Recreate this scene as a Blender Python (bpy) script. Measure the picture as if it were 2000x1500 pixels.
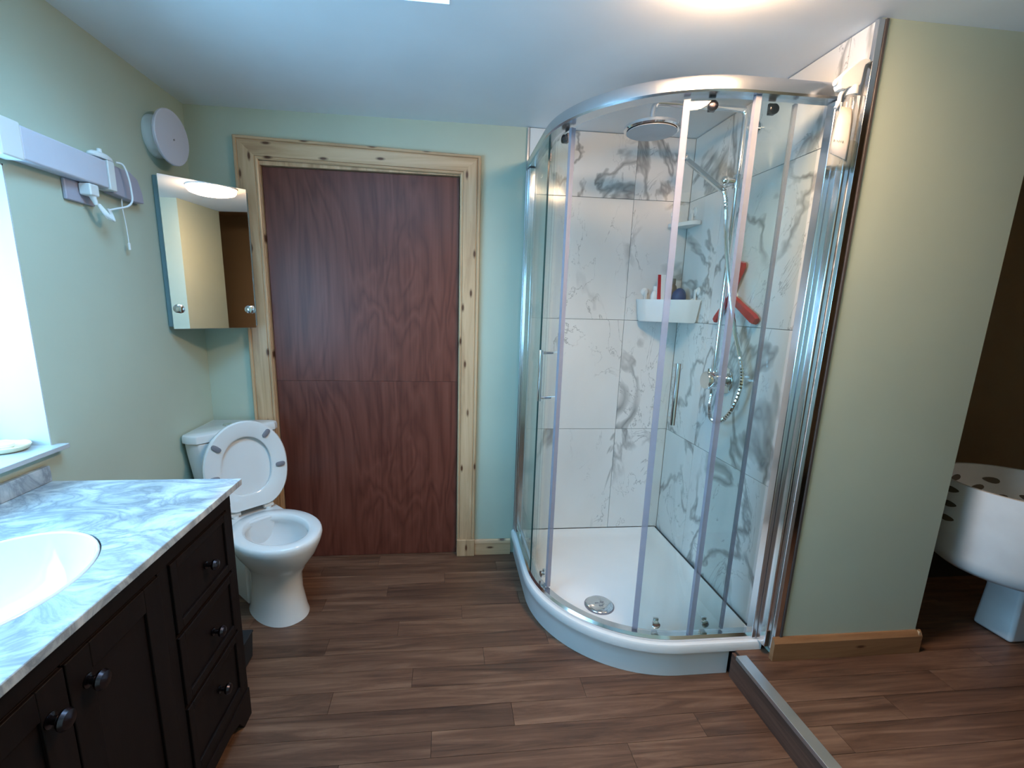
import bpy, bmesh, math, random
from mathutils import Vector, Matrix
random.seed(7)
scene = bpy.context.scene
for o in list(bpy.data.objects):
    bpy.data.objects.remove(o, do_unlink=True)
COL = scene.collection

# ------------------------------------------------------------------ camera
W_PX, H_PX = 2000.0, 1500.0
F_PX, PX, PY = 899.37, 967.65, 779.69
YAW, PITCH, ROLL = 0.1088, 0.2031, 0.0268
CAM = Vector((1.1655, -2.3877, 1.3912))
fw = Vector((math.sin(YAW)*math.cos(PITCH), math.cos(YAW)*math.cos(PITCH), -math.sin(PITCH)))
rt = Vector((math.cos(YAW), -math.sin(YAW), 0)); up = rt.cross(fw)
cr, sr = math.cos(ROLL), math.sin(ROLL)
R_, U_ = rt*cr + up*sr, up*cr - rt*sr
cd = bpy.data.cameras.new('camera'); cam = bpy.data.objects.new('camera', cd); COL.objects.link(cam)
cam.matrix_world = Matrix(((R_.x, U_.x, -fw.x, CAM.x), (R_.y, U_.y, -fw.y, CAM.y), (R_.z, U_.z, -fw.z, CAM.z), (0, 0, 0, 1)))
cd.sensor_fit = 'HORIZONTAL'; cd.sensor_width = 36.0; cd.lens = F_PX*36.0/W_PX
cd.shift_x = (W_PX/2 - PX)/W_PX; cd.shift_y = (PY - H_PX/2)/W_PX
cd.clip_start = 0.02
scene.camera = cam

# ------------------------------------------------------------------ sky, exposure
world = bpy.data.worlds.new('world'); scene.world = world; world.use_nodes = True
bg = world.node_tree.nodes['Background']
SKY_STRENGTH = 32.0
SKY_COLOR = (0.28, 0.64, 1.0)
bg.inputs[0].default_value = (*SKY_COLOR, 1); bg.inputs[1].default_value = SKY_STRENGTH      # even overcast sky
vs = scene.view_settings
vs.view_transform = 'Standard'; vs.look = 'None'; vs.gamma = 1.0; vs.use_curve_mapping = False
vs.exposure = 0.33
scene.cycles.transparent_max_bounces = 20; scene.cycles.max_bounces = 10; scene.cycles.caustics_reflective = False; scene.cycles.caustics_refractive = False
LAMP_STRENGTH = 64.0
LAMP_COLOR = (1.0, 0.66, 0.40, 1)

def portal(name, loc, rot, sx, sy):
    l = bpy.data.lights.new(name, 'AREA'); l.shape = 'RECTANGLE'; l.size = sx; l.size_y = sy
    l.cycles.is_portal = True
    o = bpy.data.objects.new(name, l); COL.objects.link(o); o.location = loc; o.rotation_euler = rot
    return o
portal('window_portal', (-0.28, -1.6975, 1.335), (0, math.radians(-90), 0), 0.77, 1.50)
portal('skylight_portal', (0.80, -1.30, 2.40), (0, 0, 0), 0.74, 0.84)

# ------------------------------------------------------------------ materials
def newmat(name):
    m = bpy.data.materials.new(name); m.use_nodes = True
    nt = m.node_tree; b = nt.nodes['Principled BSDF']
    return m, nt, b
def N(nt, kind, **kw):
    n = nt.nodes.new(kind)
    for k, v in kw.items():
        if k in n.inputs.keys() if hasattr(n.inputs, 'keys') else False: n.inputs[k].default_value = v
        else: setattr(n, k, v)
    return n
def ramp(nt, fac, stops, interp='LINEAR'):
    r = nt.nodes.new('ShaderNodeValToRGB'); r.color_ramp.interpolation = interp
    e = r.color_ramp.elements
    while len(e) > 1: e.remove(e[-1])
    e[0].position, e[0].color = stops[0][0], (*stops[0][1], 1)
    for p, c in stops[1:]:
        x = e.new(p); x.color = (*c, 1)
    nt.links.new(fac, r.inputs[0]); return r.outputs[0]
def math_(nt, op, a, b=None, clamp=False):
    n = nt.nodes.new('ShaderNodeMath'); n.operation = op; n.use_clamp = clamp
    for i, v in enumerate((a, b)):
        if v is None: continue
        if isinstance(v, (int, float)): n.inputs[i].default_value = v
        else: nt.links.new(v, n.inputs[i])
    return n.outputs[0]
def coords(nt, scale=(1, 1, 1), rot=(0, 0, 0), rnd=0.0, space='Object'):
    tc = nt.nodes.new('ShaderNodeTexCoord'); out = tc.outputs[space]
    if rnd:
        oi = nt.nodes.new('ShaderNodeObjectInfo')
        mul = nt.nodes.new('ShaderNodeVectorMath'); mul.operation = 'MULTIPLY_ADD'
        comb = nt.nodes.new('ShaderNodeCombineXYZ')
        for i, k in enumerate((1.0, 0.37, 0.71)): nt.links.new(math_(nt, 'MULTIPLY', oi.outputs['Random'], rnd*k), comb.inputs[i])
        mul.inputs[1].default_value = (1, 1, 1)
        nt.links.new(out, mul.inputs[0]); nt.links.new(comb.outputs[0], mul.inputs[2]); out = mul.outputs[0]
    mp = nt.nodes.new('ShaderNodeMapping'); mp.inputs['Scale'].default_value = scale; mp.inputs['Rotation'].default_value = rot
    nt.links.new(out, mp.inputs[0]); return mp.outputs[0]
def noise(nt, vec, scale, detail=4, rough=.5, dist=0.0):
    n = nt.nodes.new('ShaderNodeTexNoise'); n.inputs['Scale'].default_value = scale; n.inputs['Detail'].default_value = detail
    n.inputs['Roughness'].default_value = rough; n.inputs['Distortion'].default_value = dist
    nt.links.new(vec, n.inputs['Vector']); return n.outputs['Fac']
def bump(nt, b, h, strength=.2, dist=.002):
    n = nt.nodes.new('ShaderNodeBump'); n.inputs['Strength'].default_value = strength; n.inputs['Distance'].default_value = dist
    nt.links.new(h, n.inputs['Height']); nt.links.new(n.outputs[0], b.inputs['Normal'])
def mixc(nt, fac, a, b, mode='MIX'):
    n = nt.nodes.new('ShaderNodeMix'); n.data_type = 'RGBA'; n.blend_type = mode
    for idx, v in ((0, fac), (6, a), (7, b)):
        if isinstance(v, (int, float)): n.inputs[idx].default_value = v
        elif isinstance(v, tuple): n.inputs[idx].default_value = (*v, 1)
        else: nt.links.new(v, n.inputs[idx])
    return n.outputs[2]

def plain(name, col, rough=.5, metal=0.0, var=.06, spec=.5, coat=0.0):
    m, nt, b = newmat(name)
    v = coords(nt)
    f = noise(nt, v, 9.0, 3)
    c = ramp(nt, f, [(.3, tuple(x*(1-var) for x in col)), (.7, tuple(min(1, x*(1+var)) for x in col))])
    nt.links.new(c, b.inputs['Base Color'])
    b.inputs['Roughness'].default_value = rough; b.inputs['Metallic'].default_value = metal
    b.inputs['Specular IOR Level'].default_value = spec; b.inputs['Coat Weight'].default_value = coat
    return m
def paint(name, col, rough=.6):
    m, nt, b = newmat(name)
    v = coords(nt)
    f = noise(nt, v, 3.0, 3)
    nt.links.new(ramp(nt, f, [(.3, tuple(x*.97 for x in col)), (.7, tuple(min(1, x*1.03) for x in col))]), b.inputs['Base Color'])
    b.inputs['Roughness'].default_value = rough
    bump(nt, b, noise(nt, v, 260, 3), .12, .0008)
    return m
def metal(name, col, rough, brushed=False):
    m, nt, b = newmat(name)
    b.inputs['Base Color'].default_value = (*col, 1); b.inputs['Metallic'].default_value = 1.0
    f = noise(nt, coords(nt, (1, 1, .02) if brushed else (1, 1, 1)), 90 if brushed else 14, 3)
    r = nt.nodes.new('ShaderNodeMapRange'); r.inputs[3].default_value = rough*.8; r.inputs[4].default_value = rough*1.25
    nt.links.new(f, r.inputs[0]); nt.links.new(r.outputs[0], b.inputs['Roughness'])
    return m
def glassmat(name, tint, rough=0.0, refl=1.0, ior=1.5):
    m = bpy.data.materials.new(name); m.use_nodes = True; nt = m.node_tree; nt.nodes.clear()
    out = nt.nodes.new('ShaderNodeOutputMaterial'); tr = nt.nodes.new('ShaderNodeBsdfTransparent'); gl = nt.nodes.new('ShaderNodeBsdfGlossy')
    ge = nt.nodes.new('ShaderNodeNewGeometry'); dt = nt.nodes.new('ShaderNodeVectorMath'); dt.operation = 'DOT_PRODUCT'
    nt.links.new(ge.outputs['Normal'], dt.inputs[0]); nt.links.new(ge.outputs['Incoming'], dt.inputs[1])
    ca = math_(nt, 'SUBTRACT', 1.0, math_(nt, 'ABSOLUTE', dt.outputs['Value']), True); f0 = ((ior-1)/(ior+1))**2
    fres = math_(nt, 'ADD', math_(nt, 'MULTIPLY', math_(nt, 'POWER', ca, 5.0), 1-f0), f0)
    mx = nt.nodes.new('ShaderNodeMixShader')
    sp = noise(nt, coords(nt, (1, 1, .25)), 5, 5, .6)
    nt.links.new(ramp(nt, sp, [(.35, tint), (.75, tuple(x*.93 for x in tint))]), tr.inputs[0])
    gl.inputs['Roughness'].default_value = rough; gl.inputs[0].default_value = (1, 1, 1, 1)
    nt.links.new(math_(nt, 'MULTIPLY', fres, refl, True), mx.inputs[0])
    nt.links.new(tr.outputs[0], mx.inputs[1]); nt.links.new(gl.outputs[0], mx.inputs[2]); nt.links.new(mx.outputs[0], out.inputs[0])
    return m
def plastic_clear(name, tint, mixdiff, diff):
    m = bpy.data.materials.new(name); m.use_nodes = True; nt = m.node_tree; b = nt.nodes['Principled BSDF']
    out = nt.nodes['Material Output']; tr = nt.nodes.new('ShaderNodeBsdfTransparent'); tr.inputs[0].default_value = (*tint, 1)
    mx = nt.nodes.new('ShaderNodeMixShader'); mx.inputs[0].default_value = mixdiff
    f = noise(nt, coords(nt), 25, 2)
    nt.links.new(ramp(nt, f, [(.3, tuple(x*.95 for x in diff)), (.7, diff)]), b.inputs['Base Color']); b.inputs['Roughness'].default_value = .15
    nt.links.new(tr.outputs[0], mx.inputs[1]); nt.links.new(b.outputs[0], mx.inputs[2]); nt.links.new(mx.outputs[0], out.inputs[0])
    return m

def marble_tile():
    m, nt, b = newmat('marble_tile')
    v = coords(nt, (1, 1, .62), (0.55, 0.6, 0.45), rnd=37.0)
    warp = noise(nt, v, 3.2, 4)
    n1 = noise(nt, v, 1.5, 5, .55, .9)
    d1 = math_(nt, 'ABSOLUTE', math_(nt, 'SUBTRACT', n1, .5))
    thick = math_(nt, 'MULTIPLY', noise(nt, v, 4.5, 3), .042)
    e1 = math_(nt, 'SUBTRACT', 1.0, math_(nt, 'DIVIDE', d1, thick), True)
    mask = ramp(nt, noise(nt, v, 2.0, 2), [(.42, (0, 0, 0)), (.52, (1, 1, 1))])
    n2 = noise(nt, v, 3.4, 6, .6, 1.4)
    d2 = math_(nt, 'ABSOLUTE', math_(nt, 'SUBTRACT', n2, .47))
    e2 = math_(nt, 'SUBTRACT', 1.0, math_(nt, 'DIVIDE', d2, .008), True)
    mask2 = ramp(nt, noise(nt, v, 2.6, 2), [(.45, (0, 0, 0)), (.56, (1, 1, 1))])
    a = math_(nt, 'MULTIPLY', e1, mask); c = math_(nt, 'MULTIPLY', e2, mask2)
    ve = math_(nt, 'MAXIMUM', math_(nt, 'MULTIPLY', math_(nt, 'POWER', a, .7), .85), math_(nt, 'MULTIPLY', c, .7))
    basec = ramp(nt, warp, [(.3, (.73, .72, .70)), (.7, (.80, .79, .77))])
    grey = ramp(nt, noise(nt, v, 14, 3), [(.3, (.16, .16, .155)), (.7, (.33, .32, .31))])
    nt.links.new(mixc(nt, ve, basec, grey), b.inputs['Base Color'])
    b.inputs['Roughness'].default_value = .12
    return m
def carrara(name='carrara_marble'):
    m, nt, b = newmat(name)
    v = coords(nt, (1.0, 1.5, 1.0), (0, 0, .6))
    n1 = noise(nt, v, 5.0, 7, .62, 1.6)
    d = math_(nt, 'ABSOLUTE', math_(nt, 'SUBTRACT', n1, .5))
    c1 = ramp(nt, d, [(.0, (.34, .36, .38)), (.04, (.46, .48, .49)), (.13, (.66, .66, .65))])
    cl = ramp(nt, noise(nt, v, 3.0, 6, .6, .8), [(.38, (.66, .67, .68)), (.6, (1, 1, 1))])
    nt.links.new(mixc(nt, 1.0, c1, cl, 'MULTIPLY'), b.inputs['Base Color'])
    b.inputs['Roughness'].default_value = .12
    return m
def wood(name, dark, mid, light, axis='x', rnd=30.0, rough=.4, scale=1.0, strength=.08):
    m, nt, b = newmat(name)
    s = {'x': (.9, 14, 14), 'y': (14, .9, 14), 'z': (14, 14, .9)}[axis]
    v = coords(nt, tuple(k*scale for k in s), (0, 0, 0), rnd=rnd)
    g = noise(nt, v, 1.9, 8, .70, 1.3)
    big = noise(nt, coords(nt, tuple((k**.55)*scale for k in s), (0, 0, 0), rnd=rnd), 1.2, 4, .5, .8)
    f = math_(nt, 'ADD', math_(nt, 'MULTIPLY', g, .65), math_(nt, 'MULTIPLY', big, .35))
    c = ramp(nt, f, [(.34, dark), (.5, mid), (.66, light)])
    oi = nt.nodes.new('ShaderNodeObjectInfo')
    br = ramp(nt, oi.outputs['Random'], [(0, (.88, .88, .88)), (1, (1.0, 1.0, 1.0))])
    nt.links.new(mixc(nt, 1.0, c, br, 'MULTIPLY') if rnd else c, b.inputs['Base Color'])
    b.inputs['Roughness'].default_value = rough
    bump(nt, b, g, strength, .001)
    return m
def plywood_door():
    m, nt, b = newmat('red_plywood')
    v = coords(nt, (3.0, 1, .75))
    n = noise(nt, v, 1.1, 3, .5, .9)
    rings = math_(nt, 'FRACT', math_(nt, 'MULTIPLY', n, 11.0))
    tri = math_(nt, 'ABSOLUTE', math_(nt, 'SUBTRACT', rings, .5))
    fine = noise(nt, coords(nt, (60, 60, 1.4)), 1.5, 4)
    f = math_(nt, 'ADD', math_(nt, 'MULTIPLY', tri, .7), math_(nt, 'MULTIPLY', fine, .7))
    c = ramp(nt, f, [(.25, (.105, .026, .016)), (.55, (.160, .045, .028)), (.85, (.200, .064, .042))])
    big = ramp(nt, noise(nt, coords(nt, (1.2, 1, .6)), 1.6, 3), [(.3, (.82, .82, .82)), (.7, (1, 1, 1))])
    nt.links.new(mixc(nt, 1.0, c, big, 'MULTIPLY'), b.inputs['Base Color'])
    b.inputs['Roughness'].default_value = .38
    bump(nt, b, fine, .05, .001)
    return m
def pine(name, axis, k_=(1, 1, 1)):
    m, nt, b = newmat(name)
    s = {'x': (1.1, 20, 20), 'z': (20, 20, 1.1)}[axis]
    v = coords(nt, s, rnd=11.0)
    g = noise(nt, v, 1.4, 6, .6, .7)
    c = ramp(nt, g, [(p_, tuple(x*y for x, y in zip(c_, k_))) for p_, c_ in ((.3, (.42, .25, .135)), (.5, (.59, .385, .22)), (.7, (.70, .49, .30)))])
    vo = nt.nodes.new('ShaderNodeTexVoronoi'); vo.inputs['Scale'].default_value = 1.0; vo.voronoi_dimensions = '2D'
    sx_ = nt.nodes.new('ShaderNodeSeparateXYZ'); nt.links.new(coords(nt, (1, 1, 1), rnd=11.0), sx_.inputs[0])
    cx_ = nt.nodes.new('ShaderNodeCombineXYZ'); kx, kz = (5.5, 17.0) if axis == 'x' else (17.0, 5.5)
    nt.links.new(math_(nt, 'MULTIPLY', sx_.outputs[0], kx), cx_.inputs[0]); nt.links.new(math_(nt, 'MULTIPLY', sx_.outputs[2], kz), cx_.inputs[1])
    nt.links.new(cx_.outputs[0], vo.inputs['Vector'])
    k = ramp(nt, vo.outputs['Distance'], [(.06, (1, 1, 1)), (.09, (.55, .55, .55)), (.15, (0, 0, 0))])
    sel = ramp(nt, vo.outputs['Color'], [(.50, (0, 0, 0)), (.54, (1, 1, 1))])
    kn = math_(nt, 'MULTIPLY', k, sel)
    nt.links.new(mixc(nt, kn, c, (.11, .042, .018)), b.inputs['Base Color'])
    b.inputs['Roughness'].default_value = .32
    return m

GREEN = paint('sage_green_paint', (.51, .57, .46))
WHITEP = paint('white_ceiling_paint', (.86, .86, .86))
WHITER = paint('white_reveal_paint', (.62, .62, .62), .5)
BROWNP = paint('brown_paint', (.62, .46, .30))
TILE = marble_tile(); GROUT = plain('grey_grout', (.34, .33, .32), .9)
CARRARA = carrara()
FLOORW = wood('walnut_plank', (.045, .020, .012), (.140, .068, .040), (.260, .142, .088), 'x', strength=.15)
RISERW = wood('riser_wood', (.05, .022, .015), (.11, .052, .034), (.17, .088, .058), 'y', rough=.6)
DARKW = wood('espresso_wood', (.006, .0032, .003), (.009, .0048, .0042), (.014, .0072, .006), 'z', rough=.55)
DARKW.node_tree.nodes['Principled BSDF'].inputs['Specular IOR Level'].default_value = .2
DOORM = plywood_door(); PINEZ = pine('pine_upright', 'z'); PINEX = pine('pine_across', 'x'); PINED = pine('darker_pine', 'x', (.55, .42, .34))  # last one is the same pine in a darker tone
CERAMIC = plain('white_ceramic', (.80, .80, .79), .08, var=.01, coat=.4)
ACRYLIC = plain('white_acrylic', (.80, .80, .79), .16, var=.012)
WPLAST = plain('white_plastic', (.78, .78, .76), .35, var=.015)
LAVPL = plain('pale_lilac_diffuser', (.62, .62, .70), .35, var=.015)
LAVDK = plain('grey_lilac_housing', (.40, .38, .45), .4, var=.02)
CHROME = metal('chrome', (.78, .79, .80), .07); ALU = metal('satin_aluminium', (.70, .71, .73), .24, True)
POLALU = metal('polished_aluminium', (.76, .77, .79), .13, True)
STRIPM = metal('brushed_nosing', (.62, .64, .66), .42)
MIRROR = metal('mirror_silver', (.88, .89, .88), .0)
DKMETAL = metal('dark_bronze', (.07, .06, .07), .25)
GLASS = glassmat('shower_glass', (.93, .965, .955), refl=1.0); PANE = glassmat('skylight_glass', (.70, .72, .73)); WPANE = glassmat('dimming_window_glass', (.655, .665, .675))  # pane tints are invented to hold back the daylight
SEAL = plastic_clear('translucent_seal', (.85, .85, .95), .50, (.40, .41, .47))
CLEARPL = plastic_clear('clear_bottle_plastic', (.93, .93, .92), .22, (.75, .72, .66))
LIQUID = plastic_clear('pale_liquid', (.80, .80, .72), .25, (.62, .62, .54))
GEDGE = plain('dark_glass_edge', (.03, .07, .065), .2)
GREYRUB = plain('grey_rubber', (.20, .20, .23), .6); BLACKRUB = plain('black_gap', (.01, .01, .012), .7)
RED = plain('red_plastic', (.42, .012, .02), .3); BLUE = plain('navy_blue_plastic', (.012, .022, .13), .45)
BROWNB = plain('amber_brown_plastic', (.14, .07, .03), .3); TEALSHADE = plain('teal_shadow_side', (.20, .30, .33), .4)  # dark teal carcass colour stands in for the wall shadow beside the mirror
STONE = plain('grey_stone_sill', (.50, .51, .52), .25, var=.10); CREAM = plain('cream_soapstone', (.80, .70, .48), .4)
LEAFM = plain('dark_leaf_print', (.10, .075, .045), .5); DIMWHITE = plain('off_white_ceramic', (.72, .72, .70), .25)
CABLE = plain('white_cable', (.80, .82, .82), .4); LABEL = plain('white_label', (.46, .42, .37), .5)
PRINT = plain('black_print', (.05, .04, .045), .5); EDGETRIM = plain('dark_edge_trim', (.075, .06, .055), .4)
TIMBERSK = PINEX

# ------------------------------------------------------------------ mesh helpers
ORG = {}
def origin_of(o): return ORG.get(o, Vector((0, 0, 0)))
class MB:
    def __init__(s): s.v = []; s.f = []
    def add(s, vs, fs):
        b = len(s.v); s.v += [tuple(x) for x in vs]; s.f += [tuple(i+b for i in f) for f in fs]; return s
    def box(s, x0, x1, y0, y1, z0, z1):
        return s.add([(x0,y0,z0),(x1,y0,z0),(x1,y1,z0),(x0,y1,z0),(x0,y0,z1),(x1,y0,z1),(x1,y1,z1),(x0,y1,z1)],
                     [(0,3,2,1),(4,5,6,7),(0,1,5,4),(1,2,6,5),(2,3,7,6),(3,0,4,7)])
    def obox(s, c, ax, ay, az):   # centre and half-axis vectors
        c, ax, ay, az = map(Vector, (c, ax, ay, az))
        vs = [c+ax*i+ay*j+az*k for k in (-1, 1) for i, j in ((-1,-1),(1,-1),(1,1),(-1,1))]
        return s.add(vs, [(0,3,2,1),(4,5,6,7),(0,1,5,4),(1,2,6,5),(2,3,7,6),(3,0,4,7)])
    def prism(s, poly, z0, z1, top=None):
        n = len(poly); top = top or poly
        vs = [(x, y, z0) for x, y in poly] + [(x, y, z1) for x, y in top]
        fs = [tuple(range(n-1, -1, -1)), tuple(range(n, 2*n))] + [(i, (i+1) % n, n+(i+1) % n, n+i) for i in range(n)]
        return s.add(vs, fs)
    def loft(s, rings, cap0=True, cap1=True, closed=True):
        n = len(rings[0]); vs = [p for r in rings for p in r]; fs = []
        for k in range(len(rings)-1):
            for i in range(n if closed else n-1):
                j = (i+1) % n; fs.append((k*n+i, k*n+j, (k+1)*n+j, (k+1)*n+i))
        if cap0: fs.append(tuple(range(n-1, -1, -1)))
        if cap1: fs.append(tuple((len(rings)-1)*n+i for i in range(n)))
        return s.add(vs, fs)
    def tube(s, pts, r, n=12, cap=True):
        pts = [Vector(p) for p in pts]; rs = r if isinstance(r, (list, tuple)) else [r]*len(pts)
        rings = []; prev = None
        for i, p in enumerate(pts):
            t = (pts[min(i+1, len(pts)-1)] - pts[max(i-1, 0)]).normalized()
            if prev is None:
                a = Vector((0, 0, 1)) if abs(t.z) < .9 else Vector((1, 0, 0)); u = t.cross(a).normalized()
            else:
                u = (prev - t*prev.dot(t)).normalized()
            prev = u; w = t.cross(u)
            rings.append([p + (u*math.cos(2*math.pi*k/n) + w*math.sin(2*math.pi*k/n))*rs[i] for k in range(n)])
        return s.loft(rings, cap, cap)
    def lathe(s, prof, c=(0,0,0), axis=(0,0,1), n=32, sx=1.0, sy=1.0, u=None):
        c = Vector(c); ax = Vector(axis).normalized()
        if u is None:
            a = Vector((0, 0, 1)) if abs(ax.z) < .9 else Vector((1, 0, 0)); u = a.cross(ax).normalized() if abs(ax.z) < .9 else Vector((1, 0, 0))
        u = Vector(u); w = ax.cross(u)
        rings = [[c + ax*h + u*(r*sx*math.cos(2*math.pi*k/n)) + w*(r*sy*math.sin(2*math.pi*k/n)) for k in range(n)] for r, h in prof]
        return s.loft(rings, True, True)
    def sphere(s, c, r, n=16, m=10, sc=(1, 1, 1)):
        prof = [(r*math.sin(math.pi*(i+.02)/(m+.04)), -r*math.cos(math.pi*(i+.02)/(m+.04))) for i in range(m+1)]
        b = len(s.v); s.lathe(prof, (0, 0, 0), n=n)
        for i in range(b, len(s.v)):
            x, y, z = s.v[i]; s.v[i] = (c[0]+x*sc[0], c[1]+y*sc[1], c[2]+z*sc[2])
        return s
    def build(s, name, mat, parent=None, bevel=0, M=None, smooth=True, seg=2, sub=0, angle=40):
        vs = [Vector(v) for v in s.v]
        if M: vs = [M @ v for v in vs]
        lo = Vector([min(v[i] for v in vs) for i in range(3)]); hi = Vector([max(v[i] for v in vs) for i in range(3)])
        c = (lo+hi)/2
        me = bpy.data.meshes.new(name); me.from_pydata([v-c for v in vs], [], s.f); me.update()
        bm = bmesh.new(); bm.from_mesh(me); bmesh.ops.recalc_face_normals(bm, faces=bm.faces); bm.to_mesh(me); bm.free()
        o = bpy.data.objects.new(name, me); COL.objects.link(o); me.materials.append(mat)
        return place(o, c, parent, bevel, smooth, seg, sub, angle)
def place(o, c, parent=None, bevel=0, smooth=True, seg=2, sub=0, angle=40):
    o.location = Vector(c) - (origin_of(parent) if parent else Vector((0, 0, 0)))
    if parent: o.parent = parent
    ORG[o] = Vector(c)
    if smooth:
        o.data.polygons.foreach_set('use_smooth', [True]*len(o.data.polygons))
        o.data.set_sharp_from_angle(angle=math.radians(angle))
    if bevel:
        b = o.modifiers.new('bevel', 'BEVEL'); b.width = bevel; b.segments = seg; b.limit_method = 'ANGLE'; b.angle_limit = math.radians(35)
        b.harden_normals = True
    if sub:
        m = o.modifiers.new('sub', 'SUBSURF'); m.levels = sub; m.render_levels = sub
    return o
def copy_to(src, c, parent=None, name=None):
    o = bpy.data.objects.new(name or src.name.split('.')[0], src.data); COL.objects.link(o)
    for m in src.modifiers:
        if m.type == 'BEVEL':
            b = o.modifiers.new('bevel', 'BEVEL'); b.width = m.width; b.segments = m.segments; b.limit_method = 'ANGLE'; b.angle_limit = m.angle_limit; b.harden_normals = True
    o.location = Vector(c) - (origin_of(parent) if parent else Vector((0, 0, 0)))
    if parent: o.parent = parent
    ORG[o] = Vector(c); return o
def thing(name, loc, label, cat, group=None):
    o = bpy.data.objects.new(name, None); COL.objects.link(o); o.location = loc; ORG[o] = Vector(loc); o.empty_display_size = .05
    return tag(o, label, cat, group)
def tag(o, label, cat, group=None):
    o['label'] = label; o['category'] = cat
    if group: o['group'] = group
    return o
def struct(o, label=None):
    o['kind'] = 'structure'
    if label: o['label'] = label
    return o
def mk(): return MB()
def bez(p0, p1, p2, p3, n=12):
    p0, p1, p2, p3 = map(Vector, (p0, p1, p2, p3)); out = []
    for i in range(n+1):
        t = i/n; out.append(p0*(1-t)**3 + p1*3*t*(1-t)**2 + p2*3*t*t*(1-t) + p3*t**3)
    return out
def smoothpath(pts, n=6):
    P = [Vector(p) for p in pts]; P = [P[0]*2-P[1]] + P + [P[-1]*2-P[-2]]; out = []
    for i in range(1, len(P)-2):
        a, b, c, d = P[i-1:i+3]
        for k in range(n):
            t = k/n; out.append(.5*((2*b) + (c-a)*t + (2*a-5*b+4*c-d)*t*t + (3*b-a-3*c+d)*t**3))
    out.append(P[-2]); return out

# ------------------------------------------------------------------ dimensions
HC = 2.222; XR = 2.392; YG = -1.0; XG = 2.976; ZS = 0.112; XSTEP = 2.275; YF = -3.0; YO = -1.80
XD0, XD1, ZD = .309, 1.227, 2.0
WY0, WY1, WZ0, WZ1 = -2.45, -.945, .947, 1.72      # window opening in the left wall
SX0, SX1, SY0, SY1 = .43, 1.172, -1.72, -.872       # skylight opening

# ------------------------------------------------------------------ room shell
m = mk()
m.box(-.30, 0, WY1, .12, -.05, 2.6); m.box(-.30, 0, YF-.12, WY0, -.05, 2.6)
m.box(-.30, 0, WY0, WY1, -.05, WZ0-.014); m.box(-.30, 0, WY0, WY1, WZ1, 2.6)
wall_left = struct(m.build('wall_left', GREEN, smooth=False), 'pale sage green painted left wall with window opening')
m = mk()
m.box(0, XD0-.020, 0, .12, -.05, 2.6); m.box(XD0-.020, XD1+.020, 0, .12, ZD+.012, 2.6); m.box(XD1+.020, XG, 0, .12, -.05, 2.6); m.box(XD0-.020, XD1+.020, .07, .12, -.05, ZD+.012)
wall_back = struct(m.build('wall_back', GREEN, smooth=False), 'pale sage green back wall around the door')
m = mk(); m.box(XR+.010, XG, YG, 0, -.05, 2.6)
wall_right = struct(m.build('wall_right', GREEN, smooth=False), 'sage green wall to the right of the shower')
m = mk(); m.box(2.30, 2.90, YF-.12, YO, -.05, 2.6)
wall_entry = struct(m.build('wall_entry', GREEN, smooth=False), 'green wall block beside the passage step')
m = mk(); m.box(-.30, 2.30, YF-.12, YF, -.05, 2.6)
wall_front = struct(m.build('wall_front', GREEN, smooth=False))
m = mk()
x0, x1, y0, y1 = -.0, 2.90, YF, 0.0
m.box(x0, SX0, y0, y1, HC, HC+.25); m.box(SX1, x1, y0, y1, HC, HC+.25)
m.box(SX0, SX1, SY1, y1, HC, HC+.25); m.box(SX0, SX1, y0, SY0, HC, HC+.25)
ceiling = struct(m.build('ceiling', WHITEP, smooth=False), 'white ceiling with a skylight opening')
# dim side room beyond the passage
m = mk(); m.box(4.45, 4.55, -3.1, .30, -.05, 2.7); m.box(XG+.0005, 4.45, .18, .30, -.05, 2.7); m.box(XG-.1, XG+.0005, .121, .30, -.05, 2.7); m.box(2.90, 4.45, -3.12, -3.0, -.05, 2.7)
wall_side = struct(m.build('wall_side_room', BROWNP, smooth=False), 'dark brown walls of the unlit side room')
m = mk(); m.box(2.901, 4.55, -3.12, .30, 2.44, 2.54)
struct(m.build('ceiling_side_room', BROWNP, smooth=False))

# floors: base slab + planks
m = mk(); m.box(0, XSTEP, YF, .07, -.05, -.006)
floor = struct(m.build('floor', BLACKRUB, smooth=False), 'dark walnut plank floor of the bathroom')
m = mk(); m.box(XSTEP, 4.45, YF, .18, -.05, ZS-.006)
floor2 = struct(m.build('floor_passage', BLACKRUB, smooth=False), 'dark walnut plank floor of the raised passage')
plank_cache = {}
def plank(x0, x1, y0, y1, z, parent):
    key = (round(x1-x0, 3), round(y1-y0, 3))
    c = ((x0+x1)/2, (y0+y1)/2, z-.004)
    if key in plank_cache: return copy_to(plank_cache[key], c, parent, 'plank')
    g = .0006
    o = mk().box(x0+g, x1-g, y0+g, y1-g, z-.008, z).build('plank', FLOORW, parent, smooth=False)
    plank_cache[key] = o; return o
PW, PL = .092, .914
def lay(x0, x1, y0, y1, z, parent, phase):
    y = y1; i = 0
    while y > y0 + .001:
        ya = max(y-PW, y0); x = x0 - ((i*.3043 + phase) % 1)*PL
        while x < x1 - .001:
            a, b = max(x, x0), min(x+PL, x1)
            if b - a > .004: plank(a, b, ya, y, z, parent)
            x += PL
        y = ya; i += 1
lay(0, XSTEP, YF, 0.0, 0.0, floor, .12)
lay(XD0-.018, XD1+.018, .0005, .068, 0.0, floor, .3)
lay(XSTEP+.002, 4.45, -1.92, -.55, ZS, floor2, .45)
m = mk(); m.box(XSTEP-.012, XSTEP-.0005, YO, -.956, 0, ZS-.008)
struct(m.build('trim_1', RISERW, smooth=False), 'dark wood riser of the step up to the passage')
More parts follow.
